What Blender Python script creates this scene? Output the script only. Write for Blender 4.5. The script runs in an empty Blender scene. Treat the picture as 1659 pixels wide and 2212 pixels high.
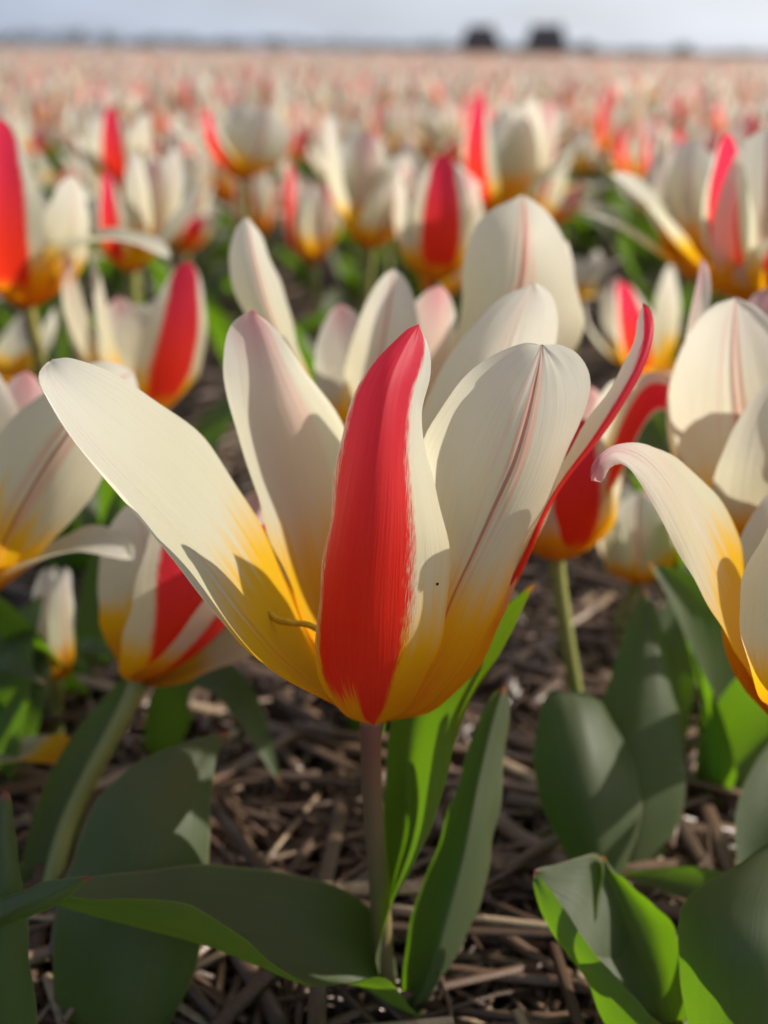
import bpy, math, random
import numpy as np
from mathutils import Vector, Matrix, noise

# ------------------------------------------------------------------ camera, sky, sun, exposure
SC = bpy.context.scene
COL = SC.collection
FPX, CX, CY = 2600.0, 829.5, 1106.0          # focal length and centre in units of a 1659 x 2212 picture
HC = 0.20
PITCH, ROLL = math.atan(994 / FPX), 0.0150
RM = Matrix.Rotation(math.pi / 2 - PITCH, 3, 'X') @ Matrix.Rotation(ROLL, 3, 'Z')
cd = bpy.data.cameras.new('camera')
cam = bpy.data.objects.new('camera', cd)
COL.objects.link(cam)
cam.matrix_world = Matrix.Translation((0, 0, HC)) @ RM.to_4x4()
cd.sensor_fit = 'VERTICAL'
cd.sensor_height = 24.0
cd.sensor_width = 18.0
cd.lens = 24.0 * FPX / 2212.0
cd.clip_start, cd.clip_end = 0.01, 6000
cd.dof.use_dof = True
cd.dof.focus_distance = 0.208
cd.dof.aperture_fstop = cd.lens / 3.9
SC.camera = cam

SUN_AZ, SUN_EL = math.radians(75), math.radians(29)   # azimuth from +Y (view direction) towards +X
world = bpy.data.worlds.new('World')
SC.world = world
world.use_nodes = True
wn, wl = world.node_tree.nodes, world.node_tree.links
wn.clear()
sky = wn.new('ShaderNodeTexSky')
sky.sky_type = 'NISHITA'
sky.sun_disc = False
sky.sun_elevation = SUN_EL
sky.sun_rotation = SUN_AZ
sky.dust_density = 2.0
wtc = wn.new('ShaderNodeTexCoord')
wmap = wn.new('ShaderNodeMapping')
wmap.inputs['Scale'].default_value = (1.6, 1.6, 7.0)
wno = wn.new('ShaderNodeTexNoise')
wno.inputs['Scale'].default_value = 2.2
wno.inputs['Detail'].default_value = 6
wra = wn.new('ShaderNodeValToRGB')
wra.color_ramp.elements[0].position = 0.30
wra.color_ramp.elements[0].color = (0.55, 0.55, 0.55, 1)
wra.color_ramp.elements[1].position = 0.70
wra.color_ramp.elements[1].color = (0.95, 0.95, 0.95, 1)
wmx = wn.new('ShaderNodeMix')
wmx.data_type = 'RGBA'
# thin cloud, brighter towards the sun as haze scatters forwards
wdot = wn.new('ShaderNodeVectorMath')
wdot.operation = 'DOT_PRODUCT'
wdot.inputs[1].default_value = (math.sin(SUN_AZ) * math.cos(SUN_EL), math.cos(SUN_AZ) * math.cos(SUN_EL), math.sin(SUN_EL))
wl.new(wtc.outputs['Generated'], wdot.inputs[0])
wmr = wn.new('ShaderNodeMapRange')
wmr.inputs['From Min'].default_value = -0.2
wmr.inputs['From Max'].default_value = 0.75
wl.new(wdot.outputs['Value'], wmr.inputs['Value'])
wcl = wn.new('ShaderNodeMix')
wcl.data_type = 'RGBA'
wcl.inputs['A'].default_value = (4.4, 5.5, 7.6, 1)
wcl.inputs['B'].default_value = (13.2, 13.5, 14.2, 1)
wl.new(wmr.outputs['Result'], wcl.inputs['Factor'])
wl.new(wcl.outputs['Result'], wmx.inputs['B'])
wbg = wn.new('ShaderNodeBackground')
wbg.inputs['Strength'].default_value = 0.075
wou = wn.new('ShaderNodeOutputWorld')
wl.new(wtc.outputs['Generated'], wmap.inputs['Vector'])
wl.new(wmap.outputs['Vector'], wno.inputs['Vector'])
wl.new(wno.outputs['Fac'], wra.inputs['Fac'])
# the cloud veil is thick low down and opens to blue sky overhead
wsz = wn.new('ShaderNodeSeparateXYZ')
wl.new(wtc.outputs['Generated'], wsz.inputs[0])
wzr = wn.new('ShaderNodeMapRange')
wzr.inputs['From Min'].default_value = 0.10
wzr.inputs['From Max'].default_value = 0.55
wzr.inputs['To Min'].default_value = 1.0
wzr.inputs['To Max'].default_value = 0.45
wl.new(wsz.outputs['Z'], wzr.inputs['Value'])
wmu = wn.new('ShaderNodeMath')
wmu.operation = 'MULTIPLY'
wl.new(wra.outputs['Color'], wmu.inputs[0])
wl.new(wzr.outputs['Result'], wmu.inputs[1])
wl.new(wmu.outputs[0], wmx.inputs['Factor'])
wl.new(sky.outputs['Color'], wmx.inputs['A'])
wl.new(wmx.outputs['Result'], wbg.inputs['Color'])
wl.new(wbg.outputs['Background'], wou.inputs['Surface'])

sd = bpy.data.lights.new('sun', 'SUN')
sd.energy = 5.0
sd.angle = math.radians(0.53)
sd.color = (1.0, 0.94, 0.84)
sun = bpy.data.objects.new('sun', sd)
COL.objects.link(sun)
SUNV = Vector((math.sin(SUN_AZ) * math.cos(SUN_EL), math.cos(SUN_AZ) * math.cos(SUN_EL), math.sin(SUN_EL)))
sun.rotation_euler = SUNV.to_track_quat('Z', 'Y').to_euler()
sun.location = SUNV * 5

SC.view_settings.view_transform = 'Standard'
SC.view_settings.look = 'None'
SC.view_settings.gamma = 1.0
SC.view_settings.exposure = 0.27
SC.view_settings.use_curve_mapping = False
SC.cycles.max_bounces = 6
SC.cycles.diffuse_bounces = 4
SC.cycles.glossy_bounces = 2
SC.cycles.transmission_bounces = 4
SC.cycles.use_denoising = True
SC.cycles.use_adaptive_sampling = True
SC.cycles.adaptive_threshold = 0.02
SC.cycles.sample_clamp_indirect = 8

random.seed(7)
rng = np.random.default_rng(7)
EYE = Vector((0, 0, HC))


def W(px, py, Y):
    """point of the place that lies at distance Y (metres, horizontal) in direction px, py"""
    d = RM @ Vector(((px - CX) / FPX, -(py - CY) / FPX, -1.0))
    return EYE + d * (Y / d.y)


# ------------------------------------------------------------------ materials
class NT:
    def __init__(self, name):
        self.m = bpy.data.materials.new(name)
        self.m.use_nodes = True
        self.t = self.m.node_tree
        self.t.nodes.clear()

    def n(self, kind, **kw):
        nd = self.t.nodes.new(kind)
        for k, v in kw.items():
            if hasattr(nd, k) and not k[0].isupper():
                setattr(nd, k, v)
        return nd

    def put(self, sock, v):
        if v is None:
            return
        if isinstance(v, bpy.types.NodeSocket):
            self.t.links.new(v, sock)
        elif isinstance(v, (tuple, list)) and len(v) == 3 and sock.type == 'RGBA':
            sock.default_value = (*v, 1)
        else:
            sock.default_value = v

    def math(self, op, a, b=None, c=None, clamp=False):
        nd = self.n('ShaderNodeMath', operation=op, use_clamp=clamp)
        for i, v in enumerate((a, b, c)):
            self.put(nd.inputs[i], v)
        return nd.outputs[0]

    def step(self, x, lo, hi):
        nd = self.n('ShaderNodeMapRange', interpolation_type='SMOOTHSTEP')
        self.put(nd.inputs['Value'], x)
        self.put(nd.inputs['From Min'], lo)
        self.put(nd.inputs['From Max'], hi)
        return nd.outputs['Result']

    def mix(self, f, a, b, blend='MIX'):
        nd = self.n('ShaderNodeMix', data_type='RGBA', blend_type=blend)
        self.put(nd.inputs['Factor'], f)
        self.put(nd.inputs['A'], a)
        self.put(nd.inputs['B'], b)
        return nd.outputs['Result']

    def noise(self, vec, scale=1.0, detail=3.0, rough=0.5):
        nd = self.n('ShaderNodeTexNoise')
        if vec is not None:
            self.put(nd.inputs['Vector'], vec)
        nd.inputs['Scale'].default_value = scale
        nd.inputs['Detail'].default_value = detail
        nd.inputs['Roughness'].default_value = rough
        return nd.outputs['Fac']

    def comb(self, x, y, z):
        nd = self.n('ShaderNodeCombineXYZ')
        for i, v in enumerate((x, y, z)):
            self.put(nd.inputs[i], v)
        return nd.outputs[0]

    def ramp(self, fac, pts):
        nd = self.n('ShaderNodeValToRGB')
        el = nd.color_ramp.elements
        while len(el) < len(pts):
            el.new(0.5)
        for e, (p, c) in zip(el, pts):
            e.position = p
            e.color = (c, c, c, 1) if isinstance(c, (int, float)) else (*c, 1)
        self.put(nd.inputs['Fac'], fac)
        return nd.outputs['Color']

    def bump(self, h, strength, dist):
        nd = self.n('ShaderNodeBump')
        nd.inputs['Strength'].default_value = strength
        nd.inputs['Distance'].default_value = dist
        self.put(nd.inputs['Height'], h)
        return nd.outputs['Normal']

    def out(self, sh):
        o = self.n('ShaderNodeOutputMaterial')
        self.t.links.new(sh, o.inputs['Surface'])
        return self.m

    def sheet(self, dcol, tcol, tfac, rough, spec, normal=None):
        """thin leaf or petal: reflects on the side that is lit, glows through on the other"""
        p = self.n('ShaderNodeBsdfPrincipled')
        self.put(p.inputs['Base Color'], dcol)
        self.put(p.inputs['Roughness'], rough)
        p.inputs['Specular IOR Level'].default_value = spec
        tr = self.n('ShaderNodeBsdfTranslucent')
        self.put(tr.inputs['Color'], tcol)
        if normal is not None:
            self.put(p.inputs['Normal'], normal)
            self.put(tr.inputs['Normal'], normal)
        mx = self.n('ShaderNodeMixShader')
        self.put(mx.inputs[0], tfac)
        self.t.links.new(p.outputs[0], mx.inputs[1])
        self.t.links.new(tr.outputs[0], mx.inputs[2])
        return mx.outputs[0]

    def uv(self):
        nd = self.n('ShaderNodeUVMap')
        s = self.n('ShaderNodeSeparateXYZ')
        self.t.links.new(nd.outputs[0], s.inputs[0])
        return s.outputs[0], s.outputs[1]


def petal_mat(name, outer, redw=1.0):
    t = NT(name)
    u, v = t.uv()
    oi = t.n('ShaderNodeObjectInfo').outputs['Random']
    seed = t.math('MULTIPLY', oi, 40.0)
    fine = t.noise(t.comb(t.math('MULTIPLY', u, 90.0), t.math('MULTIPLY', v, 4.0), seed), 1.0, 2.0, 0.6)
    mid = t.noise(t.comb(t.math('MULTIPLY', u, 22.0), t.math('MULTIPLY', v, 2.0), seed), 1.0, 1.5)
    big = t.noise(t.comb(t.math('MULTIPLY', u, 3.0), t.math('MULTIPLY', v, 3.0), seed), 1.0, 1.0)
    du = t.math('ABSOLUTE', t.math('SUBTRACT', u, 0.5))
    cream = t.mix(big, (0.72, 0.68, 0.43), (0.74, 0.71, 0.57))
    cream = t.mix(t.step(v, 0.55, 1.0), cream, (0.76, 0.73, 0.64))
    cream = t.mix(t.math('MULTIPLY', t.step(fine, 0.35, 0.75), 0.25), cream, (0.66, 0.61, 0.40))
    yel = t.mix(t.step(v, 0.05, 0.40), (0.84, 0.33, 0.004), (0.90, 0.52, 0.010))
    # inside: cream with a yellow heart
    vi = t.math('ADD', v, t.math('MULTIPLY', t.math('SUBTRACT', mid, 0.5), 0.22))
    ins = t.mix(t.step(vi, 0.54, 0.36), cream, yel)
    red = t.mix(t.step(v, 0.45, 0.95), (0.70, 0.018, 0.010), (0.54, 0.014, 0.048))
    red = t.mix(t.math('MULTIPLY', t.step(fine, .3, .8), 0.35), red, (0.84, 0.11, 0.08))
    vo = t.math('ADD', v, t.math('MULTIPLY', t.math('SUBTRACT', mid, 0.5), 0.16))
    if outer:
        ye = t.mix(t.step(vo, 0.48, 0.28), cream, yel)
        hw = t.ramp(v, [(0.0, 0.16), (0.12, 0.27), (0.45, 0.34), (0.85, 0.34), (0.96, 0.46), (1.0, 0.56)])
        fea = t.noise(t.comb(t.math('SUBTRACT', t.math('MULTIPLY', du, 130.0), t.math('MULTIPLY', v, 40.0)), t.math('MULTIPLY', v, 34.0), t.math('ADD', seed, 5.0)), 1.0, 5.0, 0.65)
        edge = t.math('ADD', t.math('MULTIPLY', t.math('SUBTRACT', fea, 0.5), 0.17),
                      t.math('MULTIPLY', t.math('SUBTRACT', mid, 0.5), 0.06))
        x = t.math('ADD', t.math('SUBTRACT', t.math('MULTIPLY', hw, redw), du), edge)
        f = t.step(x, -0.02, 0.05)
        # yellow streaks run up into the flame at the base (on one side only where the flame is broad)
        vs_ = t.math('ADD', v, t.math('MULTIPLY', t.math('SUBTRACT', fine, 0.5), 0.30))
        if redw > 1.05:
            side = t.math('MULTIPLY', t.step(u, 0.50, 0.44), t.step(vs_, 0.23, 0.15))
        else:
            side = t.step(vs_, 0.27, 0.16)
        f = t.math('MULTIPLY', f, t.math('SUBTRACT', 1.0, side))
        outc = t.mix(f, ye, red)
        ins = t.mix(t.math('MULTIPLY', t.step(t.math('SUBTRACT', v, t.math('MULTIPLY', du, 0.25)), 0.74, 1.0), 0.6), ins, (0.66, 0.20, 0.27))
        tcol = t.mix(f, t.mix(0.5, ins, ye), t.mix(t.step(v, 0.4, 0.95), (0.90, 0.045, 0.016), (0.84, 0.04, 0.10)))
        tins = t.mix(t.math('MULTIPLY', f, 0.30), ins, (0.80, 0.16, 0.20))
    else:
        ye = t.mix(t.step(vo, 0.53, 0.33), cream, yel)
        line = t.step(t.math('ADD', du, t.math('MULTIPLY', t.math('SUBTRACT', mid, 0.5), 0.006)), 0.0175, 0.008)
        line = t.math('MULTIPLY', line, t.step(v, 0.10, 0.22))
        bl = t.math('MULTIPLY', t.step(du, 0.17, 0.03), t.step(mid, 0.40, 0.60))
        bl = t.math('MULTIPLY', bl, t.step(fine, 0.15, 0.60))
        bl2 = t.math('MULTIPLY', t.math('MULTIPLY', t.step(v, 0.45, 0.12), t.step(mid, 0.45, 0.60)), t.step(fine, 0.32, 0.60))
        outc = t.mix(t.math('MULTIPLY', bl, 0.75), ye, (0.76, 0.22, 0.17))
        outc = t.mix(t.math('MULTIPLY', bl2, 0.55), outc, (0.72, 0.16, 0.03))
        outc = t.mix(t.math('MULTIPLY', line, 0.95), outc, (0.36, 0.015, 0.035))
        tcol = t.mix(0.5, ins, outc)
        tins = t.mix(0.35, ins, outc)
    bf = t.n('ShaderNodeNewGeometry').outputs['Backfacing']
    dcol = t.mix(bf, outc, ins)
    tc = t.mix(bf, tcol, tins)
    ridge = t.math('MULTIPLY', t.math('MULTIPLY', t.step(du, 0.075, 0.035), t.step(du, 0.006, 0.030)), t.step(v, 0.1, 0.3))
    hgt = t.math('ADD', t.math('ADD', t.math('MULTIPLY', fine, 0.6), mid), t.math('MULTIPLY', ridge, 0.5 if outer else 1.6))
    hgt = t.math('MULTIPLY', hgt, t.step(v, 1.0, 0.72))
    nrm = t.bump(hgt, 0.30, 0.0007)
    return t.out(t.sheet(dcol, tc, 0.56, 0.50, 0.22, nrm))


def leaf_mat(name):
    t = NT(name)
    u, v = t.uv()
    oi = t.n('ShaderNodeObjectInfo').outputs['Random']
    seed = t.math('MULTIPLY', oi, 40.0)
    fine = t.noise(t.comb(t.math('MULTIPLY', u, 70.0), t.math('MULTIPLY', v, 2.0), seed), 1.0, 3.0, 0.6)
    pos = t.n('ShaderNodeNewGeometry').outputs['Position']
    blot = t.noise(pos, 60.0, 4.0)
    du = t.math('ABSOLUTE', t.math('SUBTRACT', u, 0.5))
    c = t.mix(blot, (0.058, 0.080, 0.032), (0.112, 0.132, 0.072))
    c = t.mix(t.math('MULTIPLY', fine, 0.35), c, (0.125, 0.140, 0.080))
    rim = t.step(du, 0.480, 0.499)
    c = t.mix(t.math('MULTIPLY', rim, 0.6), c, (0.30, 0.27, 0.14))
    tip = t.step(v, 0.955, 0.995)
    c = t.mix(t.math('MULTIPLY', tip, 0.8), c, (0.42, 0.09, 0.07))
    dots = t.step(t.noise(pos, 420.0, 1.0), 0.80, 0.84)
    c = t.mix(t.math('MULTIPLY', dots, 0.5), c, (0.30, 0.30, 0.24))
    tc = t.mix(fine, (0.13, 0.30, 0.004), (0.21, 0.40, 0.008))
    tc = t.mix(t.math('MULTIPLY', tip, 0.7), tc, (0.5, 0.12, 0.04))
    nrm = t.bump(t.math('ADD', fine, t.math('MULTIPLY', blot, 0.6)), 0.20, 0.0008)
    return t.out(t.sheet(c, tc, 0.45, t.math('ADD', 0.42, t.math('MULTIPLY', blot, 0.2)), 0.42, nrm))


def stem_mat(name, top, low):
    t = NT(name)
    u, v = t.uv()
    fine = t.noise(t.comb(t.math('MULTIPLY', u, 14.0), t.math('MULTIPLY', v, 3.0), 0.0), 1.0, 4.0)
    c = t.mix(t.step(v, 0.25, 0.85), low, top)
    c = t.mix(t.math('MULTIPLY', fine, 0.4), c, (0.20, 0.19, 0.08))
    p = t.n('ShaderNodeBsdfPrincipled')
    t.put(p.inputs['Base Color'], c)
    p.inputs['Roughness'].default_value = 0.5
    p.inputs['Subsurface Weight'].default_value = 0.15
    p.inputs['Subsurface Radius'].default_value = (0.004, 0.004, 0.001)
    p.inputs['Subsurface Scale'].default_value = 0.5
    return t.out(p.outputs[0])


def plain_mat(name, a, b, scale=40.0, rough=0.8, bump=0.3, dist=0.002):
    t = NT(name)
    pos = t.n('ShaderNodeNewGeometry').outputs['Position']
    n1 = t.noise(pos, scale, 6.0, 0.6)
    c = t.mix(t.step(n1, 0.3, 0.7), a, b)
    p = t.n('ShaderNodeBsdfPrincipled')
    t.put(p.inputs['Base Color'], c)
    p.inputs['Roughness'].default_value = rough
    p.inputs['Specular IOR Level'].default_value = 0.25
    t.put(p.inputs['Normal'], t.bump(n1, bump, dist))
    return t.out(p.outputs[0])


def straw_mat():
    t = NT('straw')
    u, v = t.uv()
    oi = t.n('ShaderNodeObjectInfo').outputs['Random']
    r = t.math('FRACT', t.math('ADD', v, oi))
    pos = t.n('ShaderNodeNewGeometry').outputs['Position']
    n1 = t.noise(pos, 300.0, 4.0)
    fib = t.noise(t.comb(t.math('MULTIPLY', u, 18.0), t.math('MULTIPLY', r, 50.0), 0.0), 1.0, 2.0)
    c = t.ramp(r, [(0.0, (0.045, 0.026, 0.017)), (0.5, (0.105, 0.062, 0.042)), (0.82, (0.22, 0.14, 0.090)), (1.0, (0.52, 0.40, 0.26))])
    c = t.mix(t.math('MULTIPLY', t.step(n1, 0.45, 0.75), 0.55), c, (0.09, 0.055, 0.035))
    c = t.mix(t.math('MULTIPLY', fib, 0.3), c, (0.22, 0.145, 0.095))
    p = t.n('ShaderNodeBsdfPrincipled')
    t.put(p.inputs['Base Color'], c)
    p.inputs['Roughness'].default_value = 0.34
    p.inputs['Specular IOR Level'].default_value = 0.5
    t.put(p.inputs['Normal'], t.bump(t.math('ADD', fib, n1), 0.35, 0.0008))
    return t.out(p.outputs[0])


M_OUT = petal_mat('petal_flamed', True)
M_HERO = petal_mat('petal_broad_flame', True, 1.12)
M_OUTN = petal_mat('petal_narrow_flame', True, 0.72)
M_INN = petal_mat('petal_cream', False)
M_LEAF = leaf_mat('tulip_leaf')
M_STEM = stem_mat('stem_green', (0.27, 0.27, 0.065), (0.22, 0.24, 0.055))
M_STEMR = stem_mat('stem_reddish', (0.24, 0.075, 0.055), (0.20, 0.15, 0.06))
M_STAM = plain_mat('stamen_yellow', (0.55, 0.30, 0.02), (0.70, 0.42, 0.03), 900, 0.7)
M_SOIL = plain_mat('soil', (0.022, 0.015, 0.011), (0.060, 0.042, 0.030), 55, 0.95, 0.9, 0.006)
M_STRAW = straw_mat()
M_DARK = plain_mat('speck_black', (0.01, 0.01, 0.01), (0.02, 0.02, 0.02))
M_ROOF = plain_mat('roof_tiles', (0.035, 0.035, 0.045), (0.06, 0.058, 0.065), 1.5, 0.8, 0.2, 0.05)
M_BRICK = plain_mat('house_brick', (0.12, 0.075, 0.055), (0.17, 0.11, 0.085), 2.0, 0.9, 0.2, 0.02)
M_WIN = plain_mat('window_dark', (0.03, 0.035, 0.045), (0.05, 0.055, 0.065), 0.5, 0.15, 0.0, 0.01)
M_WHITE = plain_mat('window_white', (0.65, 0.65, 0.62), (0.72, 0.72, 0.70), 5, 0.5, 0.0, 0.01)
M_TREE = plain_mat('tree_foliage', (0.045, 0.055, 0.035), (0.085, 0.095, 0.065), 0.25, 0.95, 0.0, 0.1)
M_BARK = plain_mat('bark', (0.06, 0.05, 0.04), (0.10, 0.085, 0.07), 3.0, 0.9, 0.3, 0.05)


# ------------------------------------------------------------------ mesh helpers
def mesh_from(name, verts, faces, uvs=None, mat=None, smooth=True):
    me = bpy.data.meshes.new(name)
    me.from_pydata([tuple(map(float, p)) for p in verts], [], faces)
    if uvs is not None:
        ly = me.uv_layers.new(name='UVMap')
        idx = np.empty(len(me.loops), dtype=np.int32)
        me.loops.foreach_get('vertex_index', idx)
        ly.data.foreach_set('uv', np.asarray(uvs, dtype=np.float32)[idx].ravel())
    if mat:
        me.materials.append(mat)
    if smooth:
        me.polygons.foreach_set('use_smooth', np.ones(len(me.polygons), dtype=bool))
    me.update()
    return me


def obj(name, me, parent=None, loc=None):
    o = bpy.data.objects.new(name, me)
    COL.objects.link(o)
    if parent is not None:
        o.parent = parent
    if loc is not None:
        o.location = loc
    return o


def thing(name, loc, label, cat, group=None):
    o = obj(name, None, None, loc)
    o.empty_display_size = 0.02
    tag(o, label, cat, group)
    return o


def tag(o, label, cat, group=None, kind=None):
    o['label'] = label
    o['category'] = cat
    if group:
        o['group'] = group
    if kind:
        o['kind'] = kind


def catmull(pts, k=14):
    P = np.asarray(pts, float)
    P = np.vstack([2 * P[0] - P[1], P, 2 * P[-1] - P[-2]])
    out = []
    tt = np.linspace(0, 1, k, endpoint=False)[:, None]
    for i in range(1, len(P) - 2):
        a, b, c, d = P[i - 1], P[i], P[i + 1], P[i + 2]
        out.append(0.5 * ((2 * b) + (c - a) * tt + (2 * a - 5 * b + 4 * c - d) * tt ** 2 + (3 * b - a - 3 * c + d) * tt ** 3))
    out.append(P[-2][None])
    return np.vstack(out)


def resample(pts, ts):
    C = catmull(pts)
    d = np.concatenate([[0], np.cumsum(np.linalg.norm(np.diff(C, axis=0), axis=1))])
    d /= d[-1]
    return np.stack([np.interp(ts, d, C[:, i]) for i in range(3)], axis=1)


def grid_mesh(name, G, U, V, mat, outward=None):
    n, m = G.shape[:2]
    idx = np.arange(n * m).reshape(n, m)
    q = np.stack([idx[:-1, :-1], idx[:-1, 1:], idx[1:, 1:], idx[1:, :-1]], axis=-1).reshape(-1, 4)
    if outward is not None:
        a = G[1:, :-1] - G[:-1, :-1]
        b = G[:-1, 1:] - G[:-1, :-1]
        nn = np.cross(b, a).reshape(-1, 3)
        if float((nn * outward.reshape(-1, 3)).sum()) < 0:
            q = q[:, ::-1]
    uv = np.stack([U, V], axis=-1).reshape(-1, 2)
    return mesh_from(name, G.reshape(-1, 3), q.tolist(), uv, mat)


def tip_rows(n):
    x = np.linspace(0, 1, n)
    return 0.45 * x + 0.55 * np.sin(x * math.pi / 2)


def loft(name, parent, L, M, R, mat, n=44, m=25, u0=0.5, uk=1.0, ripple=0.0004, tipr=0.0, seed=0, flip=False, keel=False):
    """sheet through a left edge, a midrib and a right edge (points as direction + distance)"""
    org = np.array(parent.location)
    ts = tip_rows(n)
    l, c, r = (resample([W(*p) for p in E], ts) for E in (L, M, R))
    s = np.linspace(0, 1, m)
    a, b, e = (1 - s) * (1 - 2 * s), 4 * s * (1 - s), s * (2 * s - 1)
    if keel:                      # sharper fold at the midrib
        k = 0.55
        lin_a, lin_b, lin_e = np.clip(1 - 2 * s, 0, 1), 1 - np.abs(1 - 2 * s), np.clip(2 * s - 1, 0, 1)
        a, b, e = a * (1 - k) + lin_a * k, b * (1 - k) + lin_b * k, e * (1 - k) + lin_e * k
    G = l[:, None] * a[None, :, None] + c[:, None] * b[None, :, None] + r[:, None] * e[None, :, None]
    out = (c - (l + r) / 2)
    nn = np.cross(np.gradient(G, axis=1), np.gradient(G, axis=0))
    nn /= np.linalg.norm(nn, axis=2, keepdims=True) + 1e-12
    sg = np.sign((nn * out[:, None]).sum())
    nn = nn * (sg if sg else 1)
    for i in range(n):
        for j in range(m):
            w = abs(2 * s[j] - 1) ** 3
            q = noise.noise((ts[i] * 9 + seed, s[j] * 3, seed * 1.7))
            q2 = noise.noise((ts[i] * 3 + seed, s[j] * 5, seed * 3.1))
            d = ripple * (w * q * 2.0 + 0.7 * q2)
            if tipr:
                d += tipr * max(0, (ts[i] - 0.86) / 0.14) * noise.noise((s[j] * 14, ts[i] * 9, seed))
                G[i, j] += (G[i, j] - c[max(0, i - 3)]) * 0.10 * max(0, (ts[i] - 0.93) / 0.07) * noise.noise((s[j] * 11, 3.3, seed + ts[i] * 2))
            # the midrib is a fine groove
            G[i, j] += nn[i, j] * d * min(1, ts[i] * 8)
    U = np.tile(0.5 + (s - u0) * uk, (n, 1))
    V = np.tile(ts[:, None], (1, m))
    if flip:
        out = -out
    outw = np.repeat(out[:-1, None], m - 1, axis=1)
    me = grid_mesh(name, G - org, U, V, mat, outw)
    return obj(name, me, parent), G


def width_profile(t, base=0.22, k=0.8, p=0.7):
    x = np.abs(2 * np.clip(t, 0, 1) ** 0.88 - 1)
    return np.maximum(np.clip(1 - x ** 2.3, 0, 1) ** 0.60, base * (1 - t) ** 0.5 * (t < 0.5))


def petal_grid(base, tip, wid, bulge=0.30, curl=10.0, cup=0.35, twist=0.0, az=None, n=15, m=9, rise=0.18, seed=0.0):
    """petal as a curved blade from the flower base to its tip; curl is the angle of the tip from upright, outwards"""
    b, e = Vector(base), Vector(tip)
    ln = (e - b).length
    h = Vector((e.x - b.x, e.y - b.y, 0))
    if az is not None:
        o = Vector((math.cos(az), math.sin(az), 0))
    else:
        o = h.normalized() if h.length > 1e-5 else Vector((0, -1, 0))
    up = Vector((0, 0, 1))
    c = math.radians(curl)
    T = up * math.cos(c) + o * math.sin(c)
    p1 = b + o * (bulge * ln) + up * (rise * ln)
    p2 = e - T * (0.42 * ln)
    ts = tip_rows(n)
    t = ts[:, None]
    P = [np.array(x) for x in (b, p1, p2, e)]
    S = (1 - t) ** 3 * P[0] + 3 * (1 - t) ** 2 * t * P[1] + 3 * (1 - t) * t ** 2 * P[2] + t ** 3 * P[3]
    T = np.gradient(S, axis=0)
    T /= np.linalg.norm(T, axis=1, keepdims=True) + 1e-12
    ov = np.array(o)
    side0 = np.cross(np.array(up), ov)
    side = side0[None] - T * (T @ side0)[:, None]
    side /= np.linalg.norm(side, axis=1, keepdims=True) + 1e-12
    nrm = np.cross(side, T)
    if (nrm * (ov - 0.3 * np.array(up))).sum() < 0:
        nrm = -nrm
    if twist:
        a = np.radians(twist) * ts[:, None]
        side, nrm = side * np.cos(a) + nrm * np.sin(a), nrm * np.cos(a) - side * np.sin(a)
    w = wid * width_profile(ts)
    s = np.linspace(-1, 1, m)
    rip = np.array([[noise.noise((x * 5 + seed, y * 2.2, seed * 0.7)) for y in s] for x in ts]) * 0.07 * wid
    cupv = cup * (1 - 0.45 * ts)
    G = S[:, None] + side[:, None] * (s[None, :, None] * w[:, None, None] * 0.5) \
        - nrm[:, None] * ((cupv * w * 0.5)[:, None, None] * (s ** 2)[None, :, None]) \
        + nrm[:, None] * (rip * np.abs(s)[None] ** 2 * np.minimum(1, ts * 3)[:, None])[:, :, None]
    U = np.tile(0.5 + s * 0.5, (n, 1))
    V = np.tile(ts[:, None], (1, m))
    return G, U, V, np.repeat(nrm[:-1, None], m - 1, axis=1)


def petal(parent, base, tip, wid, mat, org=None, **kw):
    G, U, V, o = petal_grid(base, tip, wid, **kw)
    org = np.array(parent.location) if org is None else np.array(org)
    return obj('petal', grid_mesh('petal', G - org, U, V, mat, o), parent)


def tube_mesh(name, pts, rad, mat, seg=10, k=6, vconst=None):
    C = catmull(pts, k)
    n = len(C)
    T = np.gradient(C, axis=0)
    T /= np.linalg.norm(T, axis=1, keepdims=True) + 1e-12
    ref = np.array([0.31, -0.85, 0.42])
    A = np.cross(T, ref)
    A /= np.linalg.norm(A, axis=1, keepdims=True) + 1e-12
    B = np.cross(T, A)
    r = np.interp(np.linspace(0, 1, n), np.linspace(0, 1, len(rad)), rad)
    th = np.linspace(0, 2 * math.pi, seg, endpoint=False)
    V = C[:, None] + r[:, None, None] * (A[:, None] * np.cos(th)[None, :, None] + B[:, None] * np.sin(th)[None, :, None])
    F = [[i * seg + j, i * seg + (j + 1) % seg, (i + 1) * seg + (j + 1) % seg, (i + 1) * seg + j] for i in range(n - 1) for j in range(seg)]
    F.append(list(range(seg))[::-1])
    F.append([(n - 1) * seg + j for j in range(seg)])
    uv = [[j / seg, (i / (n - 1)) if vconst is None else vconst] for i in range(n) for j in range(seg)]
    return mesh_from(name, V.reshape(-1, 3), F, uv, mat)


def tube(name, parent, pts, rad, mat, org=None, **kw):
    org = np.array(parent.location) if org is None else np.array(org)
    return obj(name, tube_mesh(name, np.asarray(pts, float) - org, rad, mat, **kw), parent)


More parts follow.
